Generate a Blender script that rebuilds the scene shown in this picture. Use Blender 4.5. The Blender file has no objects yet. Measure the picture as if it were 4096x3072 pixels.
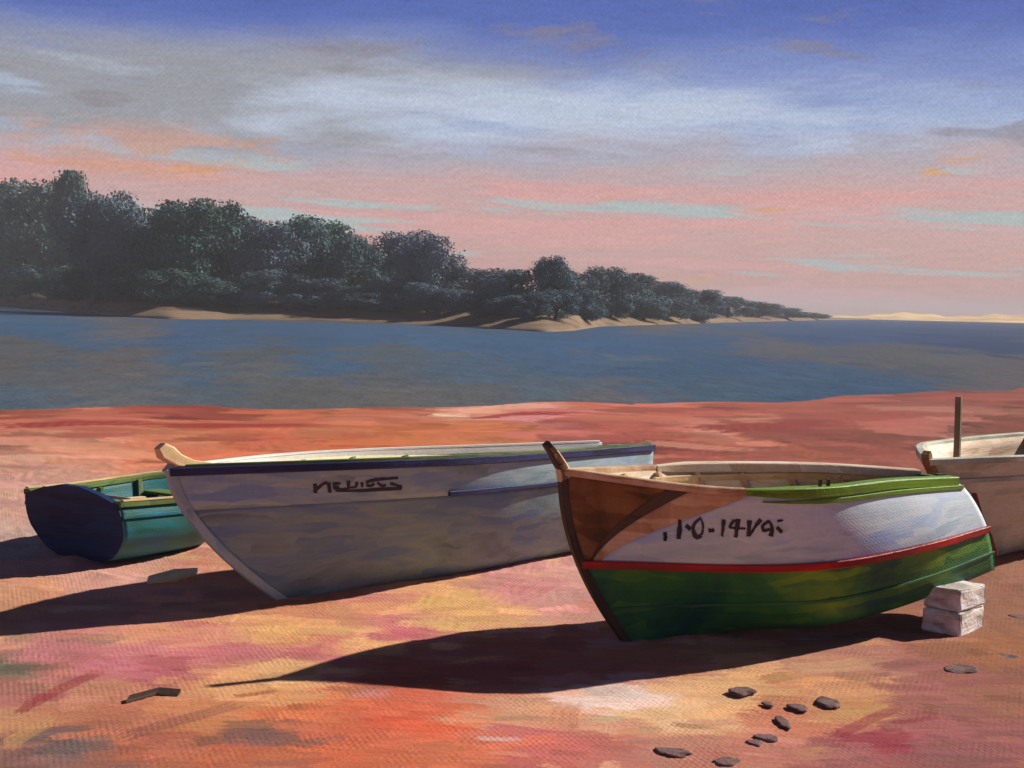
import bpy, bmesh, math, random
import numpy as np
from math import sin, cos, pi, atan, atan2, radians, sqrt
from mathutils import Vector, Matrix

random.seed(7)
RNG = np.random.default_rng(11)
SC = bpy.context.scene
COL = SC.collection

# ------------------------------------------------------------------ camera
EYE = 2.4
FPX = 1250.0
PITCH = atan((384 - 307.5) / FPX)
ROLL = radians(1.29)
cd = bpy.data.cameras.new('camera')
cam = bpy.data.objects.new('camera', cd)
COL.objects.link(cam)
cd.sensor_width = 36.0
cd.lens = FPX / 1024 * 36.0
cd.clip_start = 0.1
cd.clip_end = 20000
cam.matrix_world = Matrix.Translation((0, 0, EYE)) @ Matrix.Rotation(pi / 2 - PITCH, 4, 'X') @ Matrix.Rotation(ROLL, 4, 'Z')
SC.camera = cam


def lin(r, g, b):
    f = lambda c: (c / 255 / 12.92) if c / 255 <= 0.04045 else ((c / 255 + 0.055) / 1.055) ** 2.4
    return (f(r), f(g), f(b))


# ------------------------------------------------------------------ sun, sky, exposure
SUN_AZ = radians(26)      # angle from +X (right) towards +Y (away)
SUN_EL = radians(32)
sd = bpy.data.lights.new('sun', 'SUN')
sd.energy = 5.0
sd.angle = radians(0.9)
sd.color = (1.0, 0.91, 0.79)
sun = bpy.data.objects.new('sun', sd)
COL.objects.link(sun)
sv = Vector((cos(SUN_EL) * cos(SUN_AZ), cos(SUN_EL) * sin(SUN_AZ), sin(SUN_EL)))
sun.rotation_euler = sv.to_track_quat('Z', 'Y').to_euler()
sun.location = (30, 20, 25)

SC.view_settings.view_transform = 'Standard'
SC.view_settings.look = 'None'
SC.view_settings.gamma = 1
SC.view_settings.use_curve_mapping = False
SC.view_settings.exposure = 0.35
SC.cycles.max_bounces = 6
SC.cycles.use_denoising = True


class NT:
    """small helper round a node tree"""
    def __init__(s, tree):
        s.t = tree
        s.n = tree.nodes
        s.l = tree.links

    def add(s, typ, **kw):
        n = s.n.new(typ)
        for k, v in kw.items():
            setattr(n, k, v)
        return n

    def put(s, sock, v):
        if isinstance(v, bpy.types.NodeSocket):
            s.l.new(v, sock)
        elif hasattr(sock, 'default_value'):
            if hasattr(sock.default_value, '__len__') and not hasattr(v, '__len__'):
                v = [v] * len(sock.default_value)
            if hasattr(v, '__len__') and len(sock.default_value) == 4 and len(v) == 3:
                v = tuple(v) + (1,)
            sock.default_value = v

    def math(s, op, a, b=0.0, c=0.0, clamp=False):
        n = s.add('ShaderNodeMath', operation=op, use_clamp=clamp)
        for i, v in enumerate((a, b, c)):
            s.put(n.inputs[i], v)
        return n.outputs[0]

    def vmath(s, op, a, b=(0, 0, 0)):
        n = s.add('ShaderNodeVectorMath', operation=op)
        s.put(n.inputs[0], a)
        s.put(n.inputs[1], b)
        return n.outputs[0]

    def comb(s, x, y, z=0.0):
        n = s.add('ShaderNodeCombineXYZ')
        for i, v in enumerate((x, y, z)):
            s.put(n.inputs[i], v)
        return n.outputs[0]

    def noise(s, vec, scale, detail=3.0, rough=0.55, dist=0.0, color=False):
        n = s.add('ShaderNodeTexNoise')
        s.put(n.inputs['Vector'], vec)
        n.inputs['Scale'].default_value = scale
        n.inputs['Detail'].default_value = detail
        n.inputs['Roughness'].default_value = rough
        n.inputs['Distortion'].default_value = dist
        return n.outputs['Color' if color else 'Fac']

    def mix(s, fac, a, b, mode='MIX'):
        n = s.add('ShaderNodeMix', data_type='RGBA', blend_type=mode)
        n.clamp_factor = True
        s.put(n.inputs[0], fac)
        s.put(n.inputs[6], a)
        s.put(n.inputs[7], b)
        return n.outputs[2]

    def ramp(s, fac, stops, interp='LINEAR'):
        n = s.add('ShaderNodeValToRGB')
        e = n.color_ramp
        e.interpolation = interp
        while len(e.elements) < len(stops):
            e.elements.new(0.5)
        for el, (p, c) in zip(e.elements, stops):
            el.position = p
            el.color = tuple(c) + (1,)
        s.put(n.inputs[0], fac)
        return n.outputs[0]

    def sstep(s, v, a, b):
        n = s.add('ShaderNodeMapRange', interpolation_type='SMOOTHSTEP')
        s.put(n.inputs[0], v)
        n.inputs[1].default_value = a
        n.inputs[2].default_value = b
        return n.outputs[0]

    def band(s, v, a, b, c, d):
        return s.math('MULTIPLY', s.sstep(v, a, b), s.math('SUBTRACT', 1.0, s.sstep(v, c, d)))


w = bpy.data.worlds.new('World')
SC.world = w
w.use_nodes = True
W = NT(w.node_tree)
W.n.clear()
sky = W.add('ShaderNodeTexSky', sky_type='NISHITA')
sky.sun_disc = False
sky.sun_elevation = SUN_EL
sky.sun_rotation = pi / 2 - SUN_AZ
sky.dust_density = 2.0
tc = W.add('ShaderNodeTexCoord')
sp = W.add('ShaderNodeSeparateXYZ')
W.l.new(tc.outputs['Generated'], sp.inputs[0])
el0 = sp.outputs[2]
az0 = W.math('ARCTAN2', sp.outputs[0], sp.outputs[1])
# broad clouds: wind-drawn layers, bent by two noises
pv = W.comb(W.math('MULTIPLY', az0, 2.2), W.math('MULTIPLY', el0, 9.0), 3.1)
warp = W.math('SUBTRACT', W.noise(pv, 1.6, 3.0, 0.6), 0.5)
pv2 = W.comb(W.math('MULTIPLY', az0, 9.0), W.math('MULTIPLY', el0, 40.0), 1.7)
warp2 = W.math('SUBTRACT', W.noise(pv2, 1.3, 3.0, 0.6), 0.5)
el = W.math('ADD', el0, W.math('ADD', W.math('MULTIPLY', warp, 0.085), W.math('MULTIPLY', warp2, 0.022)))
cirrus = W.ramp(W.math('MULTIPLY', el, 2.0, clamp=True), [
    (0.000, lin(206, 150, 122)), (0.030, lin(207, 152, 143)), (0.12, lin(205, 163, 158)), (0.205, lin(202, 164, 164)),
    (0.245, lin(178, 168, 178)), (0.29, lin(160, 176, 212)), (0.35, lin(122, 140, 196)), (0.43, lin(82, 104, 180)),
    (0.50, lin(64, 88, 170)), (0.62, lin(46, 60, 124)), (0.8, lin(30, 40, 92)), (1.0, lin(22, 30, 72))])
skyc = W.vmath('MULTIPLY', sky.outputs[0], (0.1, 0.1, 0.1))
base = W.mix(0.93, skyc, cirrus)
# grey stratus to the left, thinning to the right
st_n = W.noise(W.comb(W.math('MULTIPLY', az0, 3.0), W.math('MULTIPLY', el0, 14.0), 8.3), 1.3, 3.0, 0.6, 0.4)
st_m = W.math('MULTIPLY', W.band(W.math('ADD', el0, W.math('MULTIPLY', warp, 0.06)), 0.115, 0.135, 0.165, 0.215),
              W.sstep(W.math('ADD', W.math('MULTIPLY', az0, -0.9), st_n), 0.46, 0.72))
base = W.mix(W.math('MULTIPLY', st_m, 0.9), base, lin(152, 153, 157))
# tan veil patches high up
vn = W.noise(W.comb(W.math('MULTIPLY', az0, 5.0), W.math('MULTIPLY', el0, 26.0), 4.4), 1.25, 4.0, 0.62, 0.6)
vm = W.math('MULTIPLY', W.sstep(vn, 0.56, 0.66), W.band(el0, 0.10, 0.14, 0.225, 0.26))
base = W.mix(W.math('MULTIPLY', vm, 0.55), base, lin(136, 128, 134))
# pale blue brush of cirrus
cn = W.noise(W.comb(W.math('MULTIPLY', az0, 3.2), W.math('MULTIPLY', el0, 26.0), 41.0), 1.2, 4.0, 0.6, 0.5)
cm = W.math('MULTIPLY', W.sstep(cn, 0.52, 0.62), W.band(el0, 0.11, 0.13, 0.165, 0.19))
base = W.mix(W.math('MULTIPLY', cm, 0.55), base, lin(180, 198, 226))
# grey-turquoise gaps between the pink bars
gn = W.noise(W.comb(W.math('MULTIPLY', az0, 3.0), W.math('MULTIPLY', W.math('ADD', el0, W.math('MULTIPLY', az0, 0.022)), 46.0), 2.2), 1.15, 3.0, 0.55, 0.35)
gm = W.math('MULTIPLY', W.sstep(gn, 0.55, 0.60), W.band(el0, 0.02, 0.035, 0.10, 0.12))
base = W.mix(W.math('MULTIPLY', gm, 0.85), base, lin(172, 190, 190))
# rosier and apricot bars
rn = W.noise(W.comb(W.math('MULTIPLY', az0, 3.0), W.math('MULTIPLY', el0, 38.0), 12.2), 1.2, 3.0, 0.55, 0.4)
rm = W.math('MULTIPLY', W.sstep(rn, 0.54, 0.60), W.band(el0, -0.02, 0.0, 0.09, 0.115))
base = W.mix(W.math('MULTIPLY', rm, 0.8), base, lin(218, 162, 158))
an = W.noise(W.comb(W.math('MULTIPLY', az0, 6.0), W.math('MULTIPLY', el0, 40.0), 22.7), 1.3, 3.0, 0.55, 0.4)
am = W.math('MULTIPLY', W.sstep(an, 0.66, 0.71), W.band(el0, 0.0, 0.02, 0.115, 0.135))
base = W.mix(W.math('MULTIPLY', am, 0.75), base, lin(218, 158, 104))
# a broad creamy bank of cloud, thickest ahead of the camera, trailing off on both sides
bn = W.noise(W.comb(W.math('MULTIPLY', az0, 6.0), W.math('MULTIPLY', el0, 34.0), 31.0), 1.0, 4.0, 0.6, 0.6)
bdist = W.math('ABSOLUTE', W.math('SUBTRACT', az0, 0.0))
bm_ = W.math('MULTIPLY', W.band(W.math('ADD', el0, W.math('MULTIPLY', warp2, 0.035)), 0.118, 0.135, 0.158, 0.192), W.sstep(W.math('ADD', bn, W.math('MULTIPLY', bdist, -0.9)), 0.22, 0.52))
base = W.mix(W.math('MULTIPLY', bm_, 0.85), base, lin(190, 202, 222))
# apricot glow of thin cloud low over the wood
pn = W.noise(W.comb(W.math('MULTIPLY', az0, 14.0), W.math('MULTIPLY', el0, 60.0), 17.0), 1.0, 3.0, 0.6, 0.5)
pd = W.math('ABSOLUTE', W.math('ADD', az0, 0.285))
pm_ = W.math('MULTIPLY', W.band(el0, 0.085, 0.10, 0.12, 0.14), W.sstep(W.math('ADD', pn, W.math('MULTIPLY', pd, -2.2)), 0.30, 0.46))
base = W.mix(W.math('MULTIPLY', pm_, 0.6), base, lin(210, 150, 118))
# bristle streaks and grain
bdir = W.math('ADD', el0, W.math('MULTIPLY', warp2, 0.03))
br = W.noise(W.comb(W.math('MULTIPLY', az0, 22.0), W.math('MULTIPLY', bdir, 520.0), 0.0), 1.0, 2.0, 0.6)
gr = W.noise(W.comb(az0, el0, 0.0), 330.0, 1.0, 0.5)
wv = W.math('MULTIPLY', W.math('SINE', W.math('MULTIPLY', az0, 1640.0)), W.math('SINE', W.math('MULTIPLY', W.math('ADD', el0, W.math('MULTIPLY', az0, 0.02)), 1640.0)))
wv = W.math('MULTIPLY', wv, W.noise(W.comb(az0, el0, 5.0), 60.0, 2.0, 0.6))
gr = W.math('ADD', gr, W.math('MULTIPLY', wv, 0.30))
val = W.math('ADD', 1.0, W.math('ADD', W.math('MULTIPLY', W.math('SUBTRACT', br, 0.5), 0.34), W.math('MULTIPLY', W.math('SUBTRACT', gr, 0.5), 0.34)))
base = W.vmath('MULTIPLY', base, W.comb(val, val, val))
fin = W.vmath('MULTIPLY', base, (7.85, 7.85, 7.85))
bg = W.add('ShaderNodeBackground')
bg.inputs['Strength'].default_value = 0.1
W.l.new(fin, bg.inputs['Color'])
wo = W.add('ShaderNodeOutputWorld')
W.l.new(bg.outputs[0], wo.inputs['Surface'])

# ------------------------------------------------------------------ pixel helpers (a pixel gives a direction; the ground gives the distance)
CR = np.array(cam.matrix_world.to_3x3())


def proj(P):
    q = (np.asarray(P, float) - np.array([0, 0, EYE])) @ CR
    return np.stack([512 + FPX * q[..., 0] / -q[..., 2], 384 - FPX * q[..., 1] / -q[..., 2]], -1)


def ground(x, y, z=0.0):
    d = CR @ np.array([(x - 512) / FPX, (384 - y) / FPX, -1.0])
    return np.array([0, 0, EYE]) + d * ((z - EYE) / d[2])


def cr(v, s):
    v = np.asarray(v, float)
    n = len(v) - 1
    s = np.clip(np.asarray(s, float), 0, 1) * n
    i = np.minimum(s.astype(int), n - 1)
    f = s - i
    g = lambda k: np.where(k < 0, 2 * v[0] - v[1], np.where(k > n, 2 * v[n] - v[n - 1], v[np.clip(k, 0, n)]))
    a, b, c, d = g(i - 1), g(i), g(i + 1), g(i + 2)
    return b + .5 * f * (c - a + f * (2 * a - 5 * b + 4 * c - d + f * (3 * (b - c) + d - a)))


# ------------------------------------------------------------------ objects
def tag(o, label=None, cat=None, group=None, kind=None):
    for k, v in (('label', label), ('category', cat), ('group', group), ('kind', kind)):
        if v:
            o[k] = v
    return o


def obj(name, verts, faces, mat, parent=None, smooth=True, uv=None):
    me = bpy.data.meshes.new(name)
    me.from_pydata([tuple(map(float, v)) for v in verts], [], [tuple(map(int, f)) for f in faces])
    if uv is not None:
        lay = me.uv_layers.new(name='UVMap')
        uv = np.asarray(uv, float)
        idx = np.empty(len(me.loops), int)
        me.loops.foreach_get('vertex_index', idx)
        lay.data.foreach_set('uv', uv[idx].ravel())
    me.materials.append(mat)
    if smooth:
        me.polygons.foreach_set('use_smooth', np.ones(len(me.polygons), bool))
    me.update()
    o = bpy.data.objects.new(name, me)
    COL.objects.link(o)
    o.parent = parent
    return o


def empty(name, loc, rot=(0, 0, 0)):
    o = bpy.data.objects.new(name, None)
    o.empty_display_size = 0.2
    o.location = loc
    o.rotation_euler = rot
    COL.objects.link(o)
    return o


def grid_faces(nr, nc, off=0, flip=False):
    r, c = np.meshgrid(np.arange(nr - 1), np.arange(nc - 1), indexing='ij')
    a = (r * nc + c).ravel() + off
    f = np.stack([a, a + 1, a + nc + 1, a + nc], 1)
    return f[:, ::-1] if flip else f


def grid_obj(name, P, mat, col=None, parent=None):
    nr, nc = P.shape[:2]
    me = bpy.data.meshes.new(name)
    F = grid_faces(nr, nc)
    me.vertices.add(nr * nc)
    me.vertices.foreach_set('co', P.reshape(-1).astype(np.float32))
    me.loops.add(F.size)
    me.loops.foreach_set('vertex_index', F.ravel().astype(np.int32))
    me.polygons.add(len(F))
    me.polygons.foreach_set('loop_start', (np.arange(len(F)) * 4).astype(np.int32))
    me.polygons.foreach_set('use_smooth', np.ones(len(F), bool))
    me.update(calc_edges=True)
    if col is not None:
        at = me.color_attributes.new('pigment', 'FLOAT_COLOR', 'POINT')
        c4 = np.concatenate([col.reshape(-1, 3), np.ones((nr * nc, 1))], 1)
        at.data.foreach_set('color', c4.ravel().astype(np.float32))
    me.materials.append(mat)
    o = bpy.data.objects.new(name, me)
    COL.objects.link(o)
    o.parent = parent
    return o


# ------------------------------------------------------------------ materials
def mat_new(name):
    m = bpy.data.materials.new(name)
    m.use_nodes = True
    t = NT(m.node_tree)
    t.n.clear()
    out = t.add('ShaderNodeOutputMaterial')
    b = t.add('ShaderNodeBsdfPrincipled')
    t.l.new(b.outputs[0], out.inputs['Surface'])
    return m, t, b


def weave(t, vec, pitch):
    """thread-like relief: two crossed wave fields with an uneven hand"""
    s = t.add('ShaderNodeSeparateXYZ')
    t.l.new(vec, s.inputs[0])
    k = 2 * pi / pitch
    a = t.math('SINE', t.math('MULTIPLY', s.outputs[0], k))
    b = t.math('SINE', t.math('MULTIPLY', s.outputs[1], k))
    return t.math('MULTIPLY', a, b)


def paint_mat(name, stops, scale=1.6, stretch=(0.45, 1.6, 1.0), rough=0.5, bump=0.35, uv=False, bristle=70.0, spec=0.3, vdev=0.45, seed=0.0, wv=0.0):
    """hand-brushed oil paint: soft patches of the given pigments, bristle streaks along x, fine relief"""
    m, t, b = mat_new(name)
    c = t.add('ShaderNodeTexCoord')
    src = c.outputs['UV'] if uv else c.outputs['Object']
    v = t.vmath('ADD', src, (seed, seed * 1.7, seed * 0.6))
    vs = t.vmath('MULTIPLY', v, stretch)
    n1 = t.noise(vs, scale, 4.0, 0.6, 0.8)
    n1 = t.math('MULTIPLY_ADD', t.math('SUBTRACT', n1, 0.5), 2.3, 0.5, clamp=True)
    if uv:
        wob = t.noise(v, 3.0, 2.0, 0.5, 0.0, True)
        vo = t.add('ShaderNodeTexVoronoi', feature='F1')
        t.l.new(t.vmath('ADD', t.vmath('MULTIPLY', v, (1.8, 15.0, 1.0)), t.vmath('MULTIPLY', t.vmath('SUBTRACT', wob, (0.5, 0.5, 0.5)), (1.6, 1.6, 0.0))), vo.inputs['Vector'])
        vo.inputs['Scale'].default_value = 1.0
        sx = t.add('ShaderNodeSeparateXYZ')
        t.l.new(vo.outputs['Color'], sx.inputs[0])
        dab = t.math('SUBTRACT', sx.outputs[0], 0.5)
        n1 = t.math('ADD', t.math('MULTIPLY_ADD', t.math('SUBTRACT', n1, 0.5), 0.75, 0.5), t.math('MULTIPLY', dab, 0.34), clamp=True)
    colr = t.ramp(n1, stops)
    n2 = t.noise(t.vmath('MULTIPLY', v, (2.2, bristle, bristle)), 1.0, 3.0, 0.6)
    n3 = t.noise(v, 38.0, 2.0, 0.6)
    k = t.math('ADD', 1.0, t.math('ADD', t.math('MULTIPLY', t.math('SUBTRACT', n2, 0.5), vdev), t.math('MULTIPLY', t.math('SUBTRACT', n3, 0.5), vdev * 0.6)))
    colr = t.vmath('MULTIPLY', colr, t.comb(k, k, k))
    t.l.new(colr, b.inputs['Base Color'])
    b.inputs['Roughness'].default_value = rough
    b.inputs['Specular IOR Level'].default_value = spec
    h = t.math('ADD', n2, t.math('MULTIPLY', n3, 0.7))
    if uv:
        h = t.math('ADD', h, t.math('MULTIPLY', dab, 0.8))
        h = t.math('ADD', h, t.math('MULTIPLY', weave(t, v, 0.036), t.math('MULTIPLY', t.noise(v, 5.0, 2.0, 0.6), 0.3 * wv)))
    bp = t.add('ShaderNodeBump')
    bp.inputs['Strength'].default_value = bump
    bp.inputs['Distance'].default_value = 0.012
    t.l.new(h, bp.inputs['Height'])
    t.l.new(bp.outputs[0], b.inputs['Normal'])
    return m


def pigment_mat(name, rough, spec, gscale, bump, dist, gv=0.35):
    m, t, b = mat_new(name)
    a = t.add('ShaderNodeVertexColor', layer_name='pigment')
    g = t.add('ShaderNodeNewGeometry')
    n1 = t.noise(g.outputs['Position'], gscale, 2.0, 0.6)
    n2 = t.noise(t.vmath('MULTIPLY', g.outputs['Position'], (3.0, 26.0, 1.0)), 1.0, 3.0, 0.6)
    k = t.math('ADD', 1.0, t.math('ADD', t.math('MULTIPLY', t.math('SUBTRACT', n1, 0.5), gv), t.math('MULTIPLY', t.math('SUBTRACT', n2, 0.5), gv)))
    t.l.new(t.vmath('MULTIPLY', a.outputs[0], t.comb(k, k, k)), b.inputs['Base Color'])
    b.inputs['Roughness'].default_value = rough
    b.inputs['Specular IOR Level'].default_value = spec
    bp = t.add('ShaderNodeBump')
    bp.inputs['Strength'].default_value = bump
    bp.inputs['Distance'].default_value = dist
    wv_ = weave(t, t.vmath('MULTIPLY', g.outputs['Position'], (1.0, 0.42, 1.0)), 0.036)
    t.l.new(t.math('ADD', t.math('ADD', n1, n2), t.math('MULTIPLY', wv_, t.math('MULTIPLY', t.sstep(t.noise(g.outputs['Position'], 2.3, 3.0, 0.6), 0.35, 0.7), 0.32))), bp.inputs['Height'])
    t.l.new(bp.outputs[0], b.inputs['Normal'])
    return m


# ------------------------------------------------------------------ strokes of colour laid on a structured sheet
def smooth01(x):
    x = np.clip(x, 0, 1)
    return x * x * (3 - 2 * x)


def lay_strokes(X, Y, colr, hgt, strokes, relief):
    """X, Y: sheet coordinates (rows: growing Y; X/Y ratio nearly constant per column)"""
    rowY = Y[:, 0]
    for (cx, cy, a, b, th, c, al, sd) in strokes:
        e = a * abs(sin(th)) + b * abs(cos(th)) + 1e-6
        ex = a * abs(cos(th)) + b * abs(sin(th))
        r0, r1 = np.searchsorted(rowY, (cy - e, cy + e))
        if r1 - r0 < 1:
            continue
        xr = X[(r0 + r1) // 2 if r1 > r0 else r0]
        c0, c1 = np.searchsorted(xr, (cx - ex * 1.15, cx + ex * 1.15))
        if c1 - c0 < 1:
            continue
        x = X[r0:r1, c0:c1] - cx
        y = Y[r0:r1, c0:c1] - cy
        u = (x * cos(th) + y * sin(th)) / a
        v = (-x * sin(th) + y * cos(th)) / b
        v = v + 0.22 * np.sin(u * 2.3 + sd)
        edge = 1 + 0.12 * np.sin(v * 9 + sd * 3) + 0.07 * np.sin(v * 23 + sd * 7)
        m = smooth01((edge - np.abs(u)) / 0.16) * smooth01((1 - np.abs(v)) / 0.22)
        bri = 0.5 + 0.25 * np.sin(v * 11 + sd * 5) + 0.25 * np.sin(v * 27 + sd * 11 + u)
        dry = smooth01((u * 0.5 + 0.5 - 0.45 * bri) * -3 + 2.2)
        m = m * al * (0.55 + 0.45 * dry) * (0.8 + 0.2 * bri)
        k = 1 + 0.10 * (bri - 0.5)
        colr[r0:r1, c0:c1] = colr[r0:r1, c0:c1] * (1 - m[..., None]) + (np.asarray(c) * 1.0)[None, None] * (m * k)[..., None]
        hgt[r0:r1, c0:c1] = hgt[r0:r1, c0:c1] * (1 - 0.6 * m) + m * relief * b * (bri - 0.2 + 0.5 * smooth01((np.abs(v) - 0.5) * 3))


def blend_anchors(anch, px, py, sx, sy):
    A = np.array([(a[0], a[1]) for a in anch], float)
    Cc = np.array([lin(*a[2]) for a in anch])
    d2 = ((px[..., None] - A[:, 0]) / sx) ** 2 + ((py[..., None] - A[:, 1]) / sy) ** 2
    wgt = 1 / (d2 + 0.05) ** 2
    wgt /= wgt.sum(-1, keepdims=True)
    return wgt @ Cc, wgt


SAND = [(0, 408, (165, 85, 58)), (200, 412, (150, 62, 50)), (400, 410, (172, 92, 66)), (500, 406, (222, 150, 118)), (535, 412, (208, 112, 108)), (600, 405, (190, 98, 72)),  # darker corner tones carry lens vignetting, painted into the sand colour
        (700, 404, (172, 82, 64)), (800, 402, (165, 80, 64)), (1000, 392, (145, 68, 54)),
        (0, 430, (204, 116, 88)), (100, 428, (190, 96, 72)), (180, 430, (205, 120, 80)), (250, 428, (190, 92, 58)), (330, 428, (206, 116, 72)), (400, 430, (205, 105, 55)), (480, 430, (205, 112, 62)),
        (620, 428, (165, 75, 60)), (720, 425, (204, 128, 100)), (800, 430, (155, 70, 60)), (950, 425, (176, 100, 82)), (1020, 420, (130, 60, 42)),
        (0, 452, (205, 140, 112)), (100, 450, (215, 140, 104)), (200, 448, (205, 108, 68)), (350, 446, (192, 90, 50)), (450, 445, (205, 112, 62)), (680, 448, (160, 70, 54)), (800, 448, (158, 78, 56)), (720, 470, (176, 104, 72)), (900, 445, (150, 72, 54)),
        (0, 500, (205, 152, 130)), (40, 480, (208, 150, 128)), (10, 545, (200, 160, 142)), (300, 500, (205, 120, 80)), (600, 520, (200, 112, 76)), (900, 520, (170, 100, 76)), (1015, 560, (160, 104, 80)),
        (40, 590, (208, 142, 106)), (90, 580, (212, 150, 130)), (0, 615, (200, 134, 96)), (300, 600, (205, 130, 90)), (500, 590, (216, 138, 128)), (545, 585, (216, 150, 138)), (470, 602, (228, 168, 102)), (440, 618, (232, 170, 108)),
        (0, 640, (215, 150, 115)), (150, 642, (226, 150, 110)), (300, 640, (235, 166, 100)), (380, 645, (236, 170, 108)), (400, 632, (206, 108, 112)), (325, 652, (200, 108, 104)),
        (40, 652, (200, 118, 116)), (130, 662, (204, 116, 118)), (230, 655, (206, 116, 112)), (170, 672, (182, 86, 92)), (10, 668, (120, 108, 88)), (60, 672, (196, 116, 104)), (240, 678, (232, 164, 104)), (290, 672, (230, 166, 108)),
        (0, 692, (180, 112, 96)), (100, 692, (206, 132, 100)), (200, 690, (222, 148, 100)), (270, 695, (224, 150, 94)), (400, 670, (190, 96, 68)), (520, 670, (190, 100, 76)), (600, 670, (196, 120, 90)),
        (0, 720, (204, 140, 96)), (100, 718, (196, 116, 84)), (200, 716, (208, 128, 78)), (300, 722, (216, 112, 66)), (400, 722, (224, 104, 68)), (455, 720, (226, 104, 60)), (500, 712, (206, 146, 108)), (560, 712, (222, 152, 112)),
        (620, 698, (238, 204, 186)), (650, 716, (226, 172, 126)), (720, 700, (224, 166, 112)), (760, 692, (222, 158, 104)), (840, 690, (212, 144, 96)), (800, 715, (204, 118, 86)), (870, 705, (206, 142, 84)), (900, 716, (172, 94, 88)), (1000, 700, (156, 94, 70)),
        (0, 755, (152, 98, 84)), (60, 745, (116, 92, 88)), (150, 750, (192, 106, 76)), (250, 758, (196, 100, 66)), (270, 735, (128, 88, 78)), (350, 752, (216, 104, 64)), (450, 750, (216, 112, 72)), (550, 748, (204, 104, 92)),
        (600, 742, (196, 104, 92)), (650, 748, (190, 122, 102)), (750, 752, (192, 118, 96)), (850, 748, (162, 90, 86)), (950, 748, (152, 86, 82)),
        (850, 660, (186, 124, 98)), (900, 668, (164, 96, 88)), (950, 690, (164, 92, 86)), (1000, 655, (160, 94, 58)), (980, 640, (150, 92, 62)), (1000, 615, (156, 98, 72)), (960, 730, (160, 88, 86)), (890, 738, (164, 60, 70))]


def shore_y(x):
    x = np.asarray(x, float)
    xp = np.clip(x, 0, 26)
    return 33.6 + 0.40 * x + 0.018 * xp * xp + np.where(x > 26, (x - 26) * 0.6, 0) + 0.7 * np.sin(x * 0.55 + 0.6) + 0.4 * np.sin(x * 1.3)


WATER_Z = -0.25


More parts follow.
